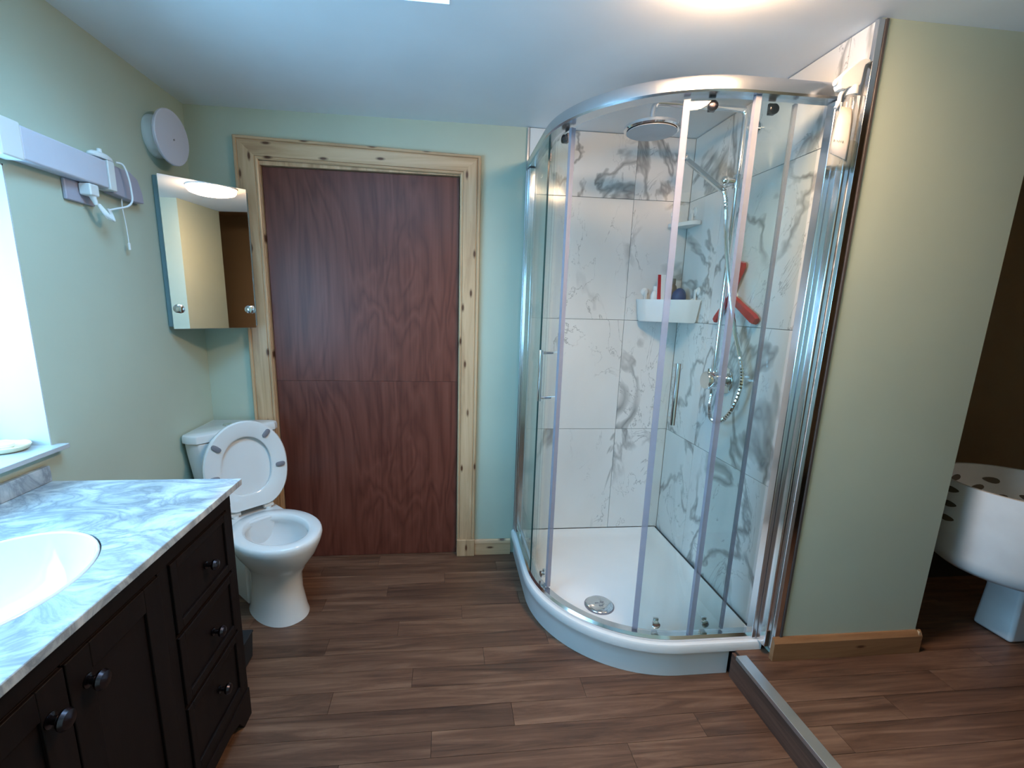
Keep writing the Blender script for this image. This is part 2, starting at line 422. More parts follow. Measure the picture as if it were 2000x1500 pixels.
m = mk(); m.box(XSTEP-.014, XSTEP+.026, YO, -.985, ZS-.002, ZS+.003); m.box(XSTEP-.016, XSTEP-.0125, YO, -.985, ZS-.014, ZS+.003)
struct(m.build('trim_2', STRIPM, bevel=.001), 'grey metal nosing strip along the edge of the step')

# window in the left wall (out of frame except for its reveal)
m = mk()
m.box(-.27, -.0005, WY1-.004, WY1+.001, WZ0, WZ1); m.box(-.27, -.0005, WY0-.001, WY0+.004, WZ0, WZ1); m.box(-.27, -.0005, WY0, WY1, WZ1-.004, WZ1+.001)
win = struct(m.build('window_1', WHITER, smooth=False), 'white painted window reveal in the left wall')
m = mk(); t = .05
m.box(-.26, -.21, WY0+.004, WY0+.004+t, WZ0, WZ1-.004); m.box(-.26, -.21, WY1-.004-t, WY1-.004, WZ0, WZ1-.004)
m.box(-.26, -.21, WY0+.004+t, WY1-.004-t, WZ0, WZ0+t); m.box(-.26, -.21, WY0+.004+t, WY1-.004-t, WZ1-.004-t, WZ1-.004)
m.build('window_frame', WPLAST, win, bevel=.004)
mk().box(-.24, -.232, WY0+t, WY1-t, WZ0+t, WZ1-t).build('pane', WPANE, win, smooth=False)
m = mk(); m.box(-.27, .034, WY0-.02, WY1+.020, WZ0-.014, WZ0)
struct(m.build('window_sill', STONE, win, bevel=.002))
win['label'] = 'white painted window reveal in the left wall'
# skylight
m = mk(); t = .003
m.box(SX0-.001, SX0+t, SY0, SY1, HC-.001, HC+.25); m.box(SX1-t, SX1+.001, SY0, SY1, HC-.001, HC+.25)
m.box(SX0, SX1, SY1-t, SY1+.001, HC-.001, HC+.25); m.box(SX0, SX1, SY0-.001, SY0+t, HC-.001, HC+.25)
sky = struct(m.build('window_2', WHITEP, smooth=False), 'skylight in the ceiling letting in blue daylight')
m = mk(); t = .045
m.box(SX0+.012, SX0+t, SY0+.012, SY1-.012, HC+.19, HC+.24); m.box(SX1-t, SX1-.012, SY0+.012, SY1-.012, HC+.19, HC+.24)
m.box(SX0+t, SX1-t, SY0+.012, SY0+t, HC+.19, HC+.24); m.box(SX0+t, SX1-t, SY1-t, SY1-.012, HC+.19, HC+.24)
m.build('skylight_frame', WPLAST, sky, bevel=.003)
mk().box(SX0+t-.005, SX1-t+.005, SY0+t-.005, SY1-t+.005, HC+.212, HC+.22).build('pane', PANE, sky, smooth=False)

# door and its pine casing
m = mk(); m.box(XD0+.003, XD1-.003, .030, .050, 0.002, ZD-.013)
door = struct(m.build('door_1', DOORM, smooth=False), 'red-brown plywood door with a faint horizontal joint')
ZJ = .985
for a, b in ((.002, ZJ-.0006), (ZJ+.0006, ZD-.013)):
    mk().box(XD0+.003, XD1-.003, .018, .030, a, b).build('door_sheet', DOORM, door, bevel=.0008)
cas = struct(mk().box(XD0-.019, XD0, -.0004, .066, 0.001, ZD+.008).box(XD1, XD1+.019, -.0004, .066, 0.001, ZD+.008).box(XD0, XD1, -.0004, .066, ZD-.010, ZD+.008).build('trim_3', PINEZ, bevel=.001), 'knotty pine casing around the door')
def casing_v(xi, xo, z0, z1i, z1o, name='casing_board'):
    # profile from inner edge to outer edge (t, depth)
    prof = [(0, 0), (0, .012), (.05, .016), (.10, .016), (.115, .013), (.135, .013), (.15, .019), (.80, .022), (.82, .018), (.85, .018), (.87, .026), (.97, .026), (1.0, .022), (1, 0)]
    r0, r1 = [], []
    for t, d in prof:
        x = xi+(xo-xi)*t; r0.append((x, -d-.0005, z0)); r1.append((x, -d-.0005, z1i+(z1o-z1i)*t))
    return mk().loft([r0, r1]).build(name, PINEZ, cas, angle=25)
casing_v(XD0-.002, .207, 0, 2.010, 2.105)
casing_v(XD1+.002, 1.325, .100, 1.994, 2.078)
def casing_h():
    prof = [(0, 0), (0, .012), (.05, .016), (.10, .016), (.115, .013), (.135, .013), (.15, .019), (.80, .022), (.82, .018), (.85, .018), (.87, .026), (.97, .026), (1.0, .022), (1, 0)]
    r0, r1 = [], []
    for t, d in prof:
        r0.append((XD0-.002+(.207-XD0+.002)*t, -d-.0005, 2.010+.095*t)); r1.append((XD1+.002+(1.325-XD1-.002)*t, -d-.0005, 1.994+.084*t))
    return mk().loft([r0, r1]).build('casing_board', PINEX, cas, angle=25)
casing_h()
mk().box(XD1+.001, 1.327, -.030, -.0005, 0, .099).build('plinth_block', PINEZ, cas, bevel=.003)
def skirting(name, x0, x1, y, z0, h, label, sgn=-1, th=.018, mat=None):
    prof = [(0, 0), (th, 0), (th, h-.018), (th*.55, h-.004), (th*.3, h), (0, h)]
    return struct(mk().loft([[(x, y+sgn*d, z0+z) for d, z in prof] for x in (x0, x1)]).build(name, mat or PINEX, angle=25), label)
skirting('baseboard_back', 1.328, 1.531, -.0005, 0, .088, 'pine skirting board between the door and the shower tray')
skirting('baseboard_right', XR-.012, XG+.016, YG-.0005, ZS+.0005, .090, 'darker pine skirting board under the green wall right of the shower', mat=PINED)
prof = [(0, 0), (.016, 0), (.016, .072), (.009, .086), (.005, .09), (0, .09)]
struct(mk().loft([[(XG+d, y, ZS+.0005+z) for d, z in prof] for y in (YG-.017, -.2)]).build('baseboard_side', PINEZ, angle=25))

# shower wall tiles: each one a part of its wall
ZT = .139; rows = [ZT, .7345, 1.328, 1.924, HC-.002]
tile_cache = {}
def tile(axis, a0, a1, z0, z1, parent):
    g = .0011; key = (axis, round(a1-a0, 4), round(z1-z0, 4))
    if axis == 'x': c = ((a0+a1)/2, -.004, (z0+z1)/2); bx = (a0+g, a1-g, -.008, -.0002, z0+g, z1-g)
    else: c = (XR+.0055, (a0+a1)/2, (z0+z1)/2); bx = (XR, XR+.0098, a0+g, a1-g, z0+g, z1-g)
    if key in tile_cache: return copy_to(tile_cache[key], c, parent, 'tile')
    o = mk().box(*bx).build('tile', TILE, parent, bevel=.0008, seg=1)
    tile_cache[key] = o; return o
mk().box(1.552, XR+.009, -.0035, -.0001, ZT-.01, HC-.001).build('grout', GROUT, wall_back, smooth=False)
mk().box(XR+.004, XR+.0099, YG+.012, -.004, ZT-.01, HC-.001).build('grout', GROUT, wall_right, smooth=False)
for z0, z1 in zip(rows[:-1], rows[1:]):
    tile('x', 1.556, 2.097, z0, z1, wall_back); tile('x', 2.097, XR, z0, z1, wall_back)
    tile('y', -.305, -.009, z0, z1, wall_right); tile('y', -.905, -.305, z0, z1, wall_right); tile('y', YG+.012, -.905, z0, z1, wall_right)
mk().box(1.545, 1.555, -.0115, -.0002, 0.09, HC-.003).build('edge_trim', ALU, wall_back, bevel=.001)
mk().box(XR-.003, XR+.016, YG-.003, YG+.0115, ZS+.09, HC-.003).build('edge_trim', POLALU, wall_right, bevel=.001)
mk().box(XR+.017, XR+.026, YG-.006, YG-.0002, ZS+.09, HC-.003).build('edge_strip', EDGETRIM, wall_right, bevel=.001)

# ------------------------------------------------------------------ ceiling lamp
LX, LY, LR = 1.88, -1.225, .170
lamp = thing('ceiling_lamp', (LX, LY, HC), 'round flush white ceiling lamp glowing warm above the shower front', 'lamp')
mk().lathe([(LR+.004, -.001), (LR+.004, -.012), (LR-.004, -.014), (LR-.010, -.001)], (LX, LY, HC), n=48).build('rim', WPLAST, lamp)
me_, nt, b = newmat('lamp_glow')
b.inputs['Base Color'].default_value = (.8, .8, .8, 1)
f = noise(nt, coords(nt), 3, 1)
nt.links.new(ramp(nt, f, [(.3, LAMP_COLOR[:3]), (.7, LAMP_COLOR[:3])]), b.inputs['Emission Color']); b.inputs['Emission Strength'].default_value = LAMP_STRENGTH
mk().lathe([(LR-.004, -.0145), (LR-.002, -.030), (LR-.014, -.044), (LR*.7, -.056), (LR*.35, -.062), (.004, -.063)], (LX, LY, HC), n=48).build('diffuser', me_, lamp)

# ------------------------------------------------------------------ shower
SHX0, SHY0, SHR = 1.57, -.92, .5
def spath(s, off=0.0):
    """point on the enclosure line; off > 0 is outward"""
    a = -(SHY0+SHR)
    if s < a: return Vector((SHX0-off, -s, 0))
    s -= a; L = SHR*math.pi/2
    if s < L:
        t = s/SHR; r = SHR+off
        return Vector((SHX0+SHR-r*math.cos(t), SHY0+SHR-r*math.sin(t), 0))
    return Vector((SHX0+SHR+s-L, SHY0-off, 0))
STOT = -(SHY0+SHR) + SHR*math.pi/2 + (XR-.022-(SHX0+SHR))
def srange(s0, s1, step=.03):
    k = max(1, int(math.ceil((s1-s0)/step))); pts = [s0+(s1-s0)*i/k for i in range(k+1)]
    for extra in (-(SHY0+SHR), -(SHY0+SHR)+SHR*math.pi/2):
        if s0 < extra < s1: pts.append(extra)
    return sorted(set(round(p, 5) for p in pts))
def band(s0, s1, o0, o1, z0, z1, step=.03):
    rings = []
    for s in srange(s0, s1, step):
        a, b_ = spath(s, o0), spath(s, o1)
        rings.append([(a.x, a.y, z0), (b_.x, b_.y, z0), (b_.x, b_.y, z1), (a.x, a.y, z1)])
    return mk().loft(rings)
def bandprof(s0, s1, prof, step=.03):
    rings = []
    for s in srange(s0, s1, step):
        r = []
        for o_, z in prof:
            p = spath(s, o_); r.append((p.x, p.y, z))
        rings.append(r)
    return mk().loft(rings)
# tray
ZTR = .146
tray = thing('shower_tray', (2.0, -.5, 0), 'white quadrant shower tray on a curved raised plinth', 'shower tray')
def trayring(off, z, x1=XR-.012, yb=-.0095):
    pts = []
    for s in srange(0, STOT, .04):
        p = spath(s, off); pts.append((min(p.x, x1), min(p.y, yb), z))
    pts[-1] = (x1, pts[-1][1], z); pts[0] = (pts[0][0], yb, z)
    pts.append((x1, yb, z)); return pts
m = mk(); m.loft([trayring(.026, .104), trayring(.035, .110), trayring(.036, .136), trayring(.031, ZTR-.002), trayring(.026, ZTR), trayring(-.012, ZTR), trayring(-.018, ZTR-.004),
                  trayring(-.030, .126, XR-.035, -.030), trayring(-.08, .122, XR-.08, -.08), trayring(-.25, .121, XR-.25, -.25)])
m.build('basin', ACRYLIC, tray, angle=35)
PE = -(SHY0+SHR) + SHR*math.pi/2 + (XSTEP-.013-(SHX0+SHR))
bandprof(.012, PE, [(.020, 0.0005), (.020, .103), (.000, .103), (.000, .0005)]).build('plinth', ACRYLIC, tray)
band(.02, .34, .0195, .0225, .098, .1035).build('gap_shade', BLACKRUB, tray)  # black strip stands in for the shade in the slot under the lip
m = mk(); m.box(2.275, XR-.014, -.95, -.925, ZS+.0008, .104)
m.build('end_support', ACRYLIC, tray)
drain = mk().lathe([(.060, 0), (.060, .006), (.055, .010), (.02, .0125), (.003, .013)], (1.831, -.667, .1215), n=36).build('waste_cover', CHROME, tray)
mk().lathe([(.064, 0), (.064, .003), (.060, .003), (.060, 0)], (1.831, -.667, .1212), n=36).build('seal_ring', GREYRUB, drain)
for dx, dy in ((-.012, 0), (.012, .004), (0, -.018)):
    mk().box(1.831+dx-.008, 1.831+dx+.008, -.667+dy-.0018, -.667+dy+.0018, .1335, .1352).build('slot_mark', GREYRUB, drain, smooth=False)

enc = thing('shower_enclosure', (2.0, -.5, ZTR), 'curved sliding-door glass shower enclosure with aluminium frame', 'shower enclosure')
ZB, ZTP = ZTR+.0006, 2.078
bandprof(.03, STOT-.005, [(.020, 2.032), (.024, 2.038), (.024, 2.066), (.018, 2.077), (.008, ZTP), (-.024, ZTP), (-.028, 2.070), (-.028, 2.032)], .025).build('top_rail', ALU, enc, angle=30)
bandprof(.03, STOT-.005, [(.016, ZB), (.016, ZB+.010), (.008, ZB+.020), (-.022, ZB+.020), (-.024, ZB)], .03).build('bottom_rail', POLALU, enc, angle=30)
# wall profiles
m = mk(); m.box(1.548, 1.590, -.040, -.0122, ZB, 2.03)
m.box(1.553, 1.584, -.062, -.040, ZB, 2.03)
m.build('wall_profile', POLALU, enc, bevel=.004, seg=3)
m = mk(); m.box(XR-.026, XR-.0035, -.985, -.900, ZB, 2.03); m.box(XR-.045, XR-.026, -.940, -.903, ZB, 2.03)
m.build('wall_profile', POLALU, enc, bevel=.004, seg=3)
def pane_(s0, s1, off, name, z0, z1):
    return band(s0, s1, off-.003, off+.003, z0, z1, .02).build(name, GLASS, enc, angle=30)
fixl = pane_(.063, .420, .000, 'fixed_pane', ZB+.021, 2.031)
band(.420, .4245, -.0034, .0034, ZB+.021, 2.031, .02).build('glass_edge', GEDGE, fixl)
fixr = pane_(1.235, STOT-.047, .000, 'fixed_pane', ZB+.021, 2.031)
dl = pane_(.20, .592, -.016, 'sliding_door', ZB+.024, 2.026)
dr = pane_(1.036, 1.375, -.016, 'sliding_door', ZB+.024, 2.026)
band(.590, .606, -.026, -.008, ZB+.026, 2.024, .02).build('seal_strip', SEAL, dl)
band(1.018, 1.038, -.030, -.004, ZB+.026, 2.024, .02).build('seal_strip', SEAL, dr)
band(1.370, 1.380, -.022, -.010, ZB+.026, 2.024, .02).build('seal_strip', SEAL, dr)
band(1.228, 1.246, -.006, .010, ZB+.021, 2.031, .02).build('seal_strip', SEAL, fixr)
def dhandle(s, par, z0, z1):
    a = spath(s, -.013); b_ = spath(s, .040); p = []
    m = mk()
    def P(v, z): return (v.x, v.y, z)
    m.tube([P(b_, z0), P(b_, z1)], .0085, 12)
    m.tube([P(a, z1-.012), P(b_, z1-.012)], .006, 10); m.tube([P(a, z0+.012), P(b_, z0+.012)], .006, 10)
    m.build('handle', CHROME, par)
dhandle(.545, dl, 1.005, 1.215); dhandle(1.075, dr, 1.005, 1.215)
def roller(s, par, z):
    a = spath(s, -.022); n = (spath(s, .1)-spath(s, 0)).normalized()
    m = mk(); m.lathe([(.003, -.010), (.013, -.010), (.015, -.004), (.015, .006), (.010, .009), (.003, .009)], (a.x, a.y, z), axis=(n.x, n.y, 0), n=16)
    t = Vector((-n.y, n.x, 0)); m.obox((a.x-n.x*.012, a.y-n.y*.012, z+.004), t*.010, n*.004, Vector((0, 0, .016)))
    m.build('roller', DKMETAL if z > 1 else CHROME, par)
for s, d in ((.53, dl), (.28, dl), (1.11, dr), (1.31, dr)):
    roller(s, d, ZB+.045); roller(s, d, 2.008)

# overhead shower on its riser
RX, RY = 2.330, -.502
col = thing('rain_shower', (XR, RY, 1.09), 'chrome shower riser with round rain head inside the cubicle', 'shower')
arm = smoothpath([(RX, RY, 2.10), (RX, RY, 2.135), (RX-.006, RY, 2.155), (RX-.03, RY, 2.163), (RX-.2, RY-.002, 2.163), (1.985, RY-.004, 2.163), (1.958, RY-.004, 2.155), (1.95, RY-.004, 2.135), (1.95, RY-.004, 2.095)], 5)
mk().tube(arm, .011, 14).build('arm', CHROME, col)
hd = mk().lathe([(.012, .030), (.020, .026), (.035, .016), (.092, .013), (.104, .008), (.105, -.002), (.100, -.007), (.03, -.009), (.003, -.009)], (1.95, RY-.004, 2.068), n=48).build('rain_head', CHROME, col)
mk().lathe([(.094, 0), (.094, -.002), (.003, -.002)], (1.95, RY-.004, 2.0585), n=48).build('spray_plate', plain('grey_spray_plate', (.42, .44, .46), .3), hd)
mk().tube([(RX, RY, 1.12), (RX, RY, 2.12)], .0105, 14).build('riser', CHROME, col)
m = mk(); m.tube([(RX, RY, 2.10), (XR+.001, RY, 2.10)], .009, 12); m.lathe([(.003, 0), (.022, 0), (.022, .008), (.003, .008)], (XR+.0005, RY, 2.10), axis=(-1, 0, 0), n=20)
m.build('wall_bracket', CHROME, col)
m = mk(); m.lathe([(.003, 0), (.058, 0), (.058, .008), (.052, .011), (.026, .012), (.026, .042), (.003, .042)], (XR+.0005, RY, 1.09), axis=(-1, 0, 0), n=32)
m.lathe([(.003, 0), (.036, 0), (.040, .004), (.040, .056), (.036, .062), (.003, .062)], (XR-.040, RY, 1.09), axis=(-1, 0, 0), n=28)
vb = m.build('valve', CHROME, col)
mk().tube([(XR-.085, RY, 1.09), (XR-.087, RY-.002, 1.142)], .006, 8).build('lever', CHROME, vb)
m = mk(); m.tube([(XR-.062, RY, 1.065), (XR-.062, RY, 1.030)], .010, 12); m.build('hose_outlet', CHROME, vb)
m = mk(); m.tube([(RX, RY, 1.875), (RX, RY, 1.925)], .019, 16); m.tube([(RX-.005, RY, 1.90), (RX-.045, RY+.010, 1.905)], .013, 12); m.sphere((RX-.045, RY+.012, 1.905), .019, 14, 8)
m.build('slider_bracket', CHROME, col)
hs = thing('hand_shower', (RX-.045, RY+.012, 1.90), 'chrome hand shower leaning in its holder with ribbed hose', 'hand shower')
H0 = Vector((RX-.045, RY+.012, 1.865)); H1 = Vector((RX-.105, RY+.225, 2.035))
mk().tube([H0, H0+(H1-H0)*.15, H0+(H1-H0)*.9, H1], [.010, .0125, .0125, .011], 14).build('handle', CHROME, hs)
d = (H1-H0).normalized(); face = Vector((-.35, .35, -.75)).normalized()
hc = H1 + d*.035
mk().lathe([(.003, .016), (.018, .016), (.024, .006), (.026, -.010), (.022, -.014), (.003, -.014)], hc, axis=-face, n=24).build('spray_head', CHROME, hs)
hose = smoothpath([H0, H0+Vector((.004, -.020, -.06)), (RX-.03, RY-.035, 1.62), (RX, RY-.085, 1.36), (RX+.01, RY-.155, 1.20), (RX+.01, RY-.180, 1.10), (RX, RY-.150, .985), (RX-.004, RY-.085, .922), (RX-.006, RY-.030, .925), (RX-.004, RY-.004, .97), (XR-.062, RY, 1.032)], 16)
rad = [(.0098 if i % 2 else .0082) for i in range(len(hose))]
mk().tube(hose, rad, 10).build('hose', CHROME, hs, angle=20)

# red squeegee hung on the tiles
sq = thing('squeegee', (XR-.02, -.49, 1.45), 'red plastic squeegee hanging on the marble tiles in the shower', 'squeegee')
Cq = Vector((XR-.022, -.492, 1.452))
def blade(p, q, w0, w1, th):
    p, q = Vector(p), Vector(q); d = (q-p).normalized(); n = Vector((1, 0, 0)); s_ = d.cross(n)
    r = []
    for t_, w_ in ((0, w0), (.5, (w0+w1)*.5), (.9, w1), (1.0, w1*.75)):
        c = p+(q-p)*t_; r.append([c+s_*w_+n*th*.5, c+s_*w_*.6+n*th, c-s_*w_*.6+n*th, c-s_*w_+n*th*.5, c-s_*w_*.8-n*th, c+s_*w_*.8-n*th])
    return mk().loft(r)
blade(Cq, (XR-.018, -.536, 1.588), .010, .026, .009).build('handle', RED, sq, angle=30)
blade(Cq, (XR-.016, -.383, 1.345), .010, .016, .008).build('blade_arm', RED, sq, angle=30)
blade(Cq+Vector((0, .004, 0)), (XR-.018, -.672, 1.352), .014, .019, .011).build('blade_arm', RED, sq, angle=30)
m = mk(); m.lathe([(.003, 0), (.016, 0), (.010, .008), (.005, .012), (.003, .016)], (XR-.0005, -.492, 1.452), axis=(-1, 0, 0), n=16); m.build('hook', WPLAST, sq)

# corner basket and soap shelf with suction cups
def cup(parent, c, axis, r=.021):
    mk().lathe([(.003, 0), (r, 0), (r*.95, .004), (r*.5, .010), (r*.45, .018), (.003, .019)], c, axis=axis, n=20).build('suction_cup', WPLAST, parent)
def corner_poly(xa, yb, rr=0.0):   # quarter shape in the shower corner
    return [(XR-.008, -.016), (xa, -.016), (xa, -.050), (xa+.028, -.078), (XR-.070, yb+.010), (XR-.042, yb), (XR-.008, yb)]
bk = thing('corner_basket', (2.30, -.10, 1.32), 'white plastic corner basket holding toiletries in the shower', 'basket')
po = corner_poly(2.150, -.235); cxy = (sum(p[0] for p in po)/7, sum(p[1] for p in po)/7)
def sc(poly, k): return [(cxy[0]+(x-cxy[0])*k, cxy[1]+(y-cxy[1])*k) for x, y in poly]
def r3(poly, z): return [(x, y, z) for x, y in poly]
mk().loft([r3(sc(po, .86), 1.326), r3(sc(po, .90), 1.332), r3(sc(po, .985), 1.428), r3(po, 1.432), r3(po, 1.437), r3(sc(po, .96), 1.437), r3(sc(po, .95), 1.430), r3(sc(po, .86), 1.338)]).build('bowl', WPLAST, bk, angle=50)
cup(bk, (2.196, -.0085, 1.475), (0, -1, 0)); cup(bk, (XR-.0005, -.185, 1.478), (-1, 0, 0))
mk().obox((2.196, -.022, 1.455), (.006, 0, 0), (0, .004, 0), (0, 0, .022)).build('hanger', WPLAST, bk, bevel=.001)
mk().obox((XR-.016, -.185, 1.455), (.004, 0, 0), (0, .006, 0), (0, 0, .022)).build('hanger', WPLAST, bk, bevel=.001)
sh = thing('soap_shelf', (2.34, -.07, 1.79), 'small white corner soap shelf above the basket in the shower', 'shelf')
po2 = [(XR-.006, -.012), (2.285, -.012), (2.285, -.032), (2.305, -.058), (XR-.052, -.135), (XR-.030, -.150), (XR-.006, -.150)]
mk().prism(po2, 1.795, 1.815).build('tray', WPLAST, sh, bevel=.003)
cup(sh, (XR-.0005, -.070, 1.868), (-1, 0, 0), .024); cup(sh, (2.318, -.0085, 1.862), (0, -1, 0), .022)
mk().obox((XR-.014, -.070, 1.835), (.004, 0, 0), (0, .006, 0), (0, 0, .026)).build('hanger', WPLAST, sh, bevel=.001)
# toiletries
def bottle(name, x, y, z0, h, r, mat, label, cap=None, sy=.7, group='toiletries in the shower basket'):
    t = thing(name, (x, y, z0), label, 'bottle', group)
    mk().lathe([(r*.9, 0), (r, .006), (r, h*.72), (r*.75, h*.82), (r*.42, h*.86), (.003, h*.86)], (x, y, z0), n=24, sy=sy).build('body', mat, t)
    mk().lathe([(r*.5, h*.86), (r*.5, h*.99), (r*.42, h), (.003, h)], (x, y, z0), n=20).build('cap', cap or mat, t)
    return t
bottle('shampoo_bottle', 2.228, -.060, 1.339, .165, .020, WPLAST, 'small white bottle at the left end of the shower basket')
t = thing('toothpaste_tube', (2.262, -.075, 1.339), 'tall white tube with a red side stripe in the shower basket', 'tube', 'toiletries in the shower basket')
rings = [[(2.262+(.029+.004*k)*sx_, -.075+(.022*(1-k)+.003)*sy_, 1.355+.205*k) for sx_, sy_ in ((-1, -.5), (-.5, -1), (.5, -1), (1, -.5), (1, .5), (.5, 1), (-.5, 1), (-1, .5))] for k in (0, .35, .7, 1)]
mk().loft(rings).build('body', WPLAST, t)
rings = [[(2.262-.0295-.004*k+dx, -.075+(.022*(1-k)+.003)*dy-.0015, 1.355+.205*k) for dx, dy in ((-.001, -.55), (.015, -1.06), (.015, -.96), (.0, -.5))] for k in (0, .35, .7, 1)]
mk().loft(rings).build('stripe', RED, t)
mk().lathe([(.020, 0), (.020, .016), (.003, .016)], (2.262, -.075, 1.339), n=18).build('cap', WPLAST, t)
bottle('amber_bottle', 2.322, -.062, 1.339, .205, .022, BROWNB, 'brown bottle behind the navy sponge in the shower basket')
m = mk(); m.sphere((2.335, -.110, 1.450), .042, 20, 14, (.85, .75, 1.1))
for i in range(len(m.v)):
    x, y, z = m.v[i]; k = 1+.06*math.sin(90*x+40*z)*math.cos(70*y); m.v[i] = (2.335+(x-2.335)*k, -.110+(y+.110)*k, 1.450+(z-1.450)*k)
spo = thing('bath_puff', (2.335, -.11, 1.41), 'navy blue bath puff in the shower basket', 'bath puff')
m.build('puff', BLUE, spo); mk().tube(smoothpath([(2.345, -.13, 1.42), (2.362, -.16, 1.43), (2.372, -.18, 1.442), (2.366, -.19, 1.425)], 5), .004, 8).build('cord', WPLAST, spo)

# spray bottle hooked over the rail
bt = thing('spray_bottle', (2.350, -.985, 1.82), 'clear spray bottle with white trigger hanging on the shower rail', 'bottle')
bx_, by_ = 2.350, -.990
def brng(z, rx, ry, n=24): return [(bx_+rx*math.cos(2*math.pi*k/n), by_+ry*math.sin(2*math.pi*k/n), z) for k in range(n)]
mk().loft([brng(1.822, .034, .024), brng(1.828, .040, .028), brng(1.87, .041, .029), brng(1.93, .038, .027), brng(1.975, .028, .021), brng(2.01, .016, .015), brng(2.032, .0135, .0135)]).build('body', CLEARPL, bt)
mk().loft([brng(1.825, .033, .023), brng(1.830, .038, .026), brng(1.893, .0385, .0265)]).build('liquid', LIQUID, bt)
lab = []
for z, a in ((1.850, 1.0), (1.90, .98), (1.95, .88), (1.985, .62)):
    r = []
    for k in range(9):
        t_ = math.radians(185+k*9.5); r.append((bx_+(.0418*a+.0004)*math.cos(t_), by_+(.0296*a+.0012)*math.sin(t_), z-.0035*k*(1 if z < 1.9 else .4)+.014*(1 if z < 1.9 else .4)))
    lab.append(r)
lb = mk().loft(lab, False, False, closed=False).build('label', LABEL, bt)
lb.modifiers.new('solid', 'SOLIDIFY').thickness = .0004
for i, (w_, h_) in enumerate(((.0035, .007), (.0025, .004), (.0035, .0055), (.004, .006), (.003, .005), (.0035, .006))):
    t_ = math.radians(200+i*7.2); px_, py_ = bx_+.0432*math.cos(t_), by_+.0318*math.sin(t_)
    mk().obox((px_, py_, 1.889-.0016*i+.006), (w_*.5*abs(math.sin(t_)), -w_*.5*math.cos(t_)*.7, 0), (.0004*math.cos(t_), .0004*math.sin(t_), 0), (0, 0, h_*.5)).build('print_mark', PRINT, lb, smooth=False)
mk().tube([(bx_, by_, 1.835), (bx_+.003, by_, 1.95), (bx_, by_, 2.04)], .0028, 8).build('dip_tube', LABEL, bt)
mk().lathe([(.017, 0), (.017, .020), (.013, .026), (.003, .026)], (bx_, by_, 2.022), n=20).build('collar', WPLAST, bt)
hdp = [(-.052, .000), (-.052, .022), (-.030, .044), (-.002, .066), (.018, .074), (.034, .073), (.036, .066), (.020, .056), (.018, .036), (.016, .006), (.006, -.002), (-.020, -.004), (-.030, -.010), (-.046, -.010)]
m = mk(); n_ = len(hdp)
rA = [(bx_+x_, by_-.013, 2.042+z_) for x_, z_ in hdp]; rB = [(bx_+x_, by_+.013, 2.042+z_) for x_, z_ in hdp]
m.loft([rA, rB]); hdo = m.build('trigger_head', WPLAST, bt, bevel=.004)
mk().tube(smoothpath([(bx_-.022, by_, 2.04), (bx_-.034, by_, 2.022), (bx_-.036, by_, 2.0), (bx_-.044, by_, 1.985)], 5), .0055, 8).build('trigger', WPLAST, hdo)
mk().lathe([(.003, 0), (.009, 0), (.009, .006), (.003, .006)], (bx_-.052, by_, 2.053), axis=(-1, 0, 0), n=16).build('nozzle', WPLAST, hdo)

# ------------------------------------------------------------------ vanity, worktop, basin
VX = .505; VY1, VY0 = -.985, -2.27
van = thing('vanity_cabinet', (.25, -1.62, 0), 'dark espresso wood vanity cabinet with drawers and paired doors', 'cabinet')
m = mk(); m.box(.010, VX-.018, VY1-.022, VY1-.004, .10, .829); m.box(.010, VX-.018, VY0+.004, VY0+.022, .10, .829)
m.box(.010, .022, VY0+.022, VY1-.022, .10, .829); m.box(.022, VX-.018, VY0+.022, VY1-.022, .10, .118)
m.build('body', DARKW, van, bevel=.002)
# face frame: rails and stiles
FZ0, FZ1 = .135, .762
YD1, YD0 = -1.020, -1.318          # far drawer column
YP1, YP0 = -1.358, -1.902          # doors
YE1, YE0 = -1.942, VY0+.035
m = mk()
m.box(VX-.018, VX, VY0, VY1, FZ1+.001, .829); m.box(VX-.018, VX, VY0, VY1, .105, FZ0-.001)
for a, b_ in ((YD1, VY1), (YP1, YD0), (YE1, YP0), (VY0, YE0)): m.box(VX-.018, VX, a+.001, b_-.001, FZ0-.001, FZ1+.001)
m.build('face_frame', DARKW, van, bevel=.0012)
def front(y0, y1, z0, z1, name, bord):
    g = .002
    o = mk().box(VX-.014, VX-.001, y0+g, y1-g, z0+g, z1-g).build(name, DARKW, van, bevel=.001)
    m = mk(); a, b_, c, d_ = y0+g, y1-g, z0+g, z1-g
    m.box(VX-.001, VX+.006, a, a+bord, c, d_); m.box(VX-.001, VX+.006, b_-bord, b_, c, d_)
    m.box(VX-.001, VX+.006, a+bord, b_-bord, c, c+bord); m.box(VX-.001, VX+.006, a+bord, b_-bord, d_-bord, d_)
    m.build('frame_moulding', DARKW, o, bevel=.002)
    return o
def knob(par, y, z, r=.015):
    mk().lathe([(.003, 0), (r*.75, 0), (r*.75, .003), (r*.4, .006), (r*.4, .014), (r*.9, .019), (r*1.05, .025), (r*.85, .031), (.003, .034)], (VX+.002 if r < .017 else VX+.005, y, z), axis=(1, 0, 0), n=20).build('knob', DKMETAL, par)
for y0, y1 in ((YD0, YD1), (YE0, YE1)):
    for (z0, z1), kz in zip(((.570, FZ1), (.362, .560), (FZ0, .352)), (.665, .455, .262)):
        o = front(y0, y1, z0, z1, 'drawer', .024); knob(o, (y0+y1)/2+.010, kz)
for (y0, y1), ky in zip(((YP0, (YP0+YP1)/2), ((YP0+YP1)/2, YP1)), (-1.672, -1.588)):
    o = front(y0, y1, FZ0, FZ1, 'cabinet_door', .055); knob(o, ky, .692, .018)
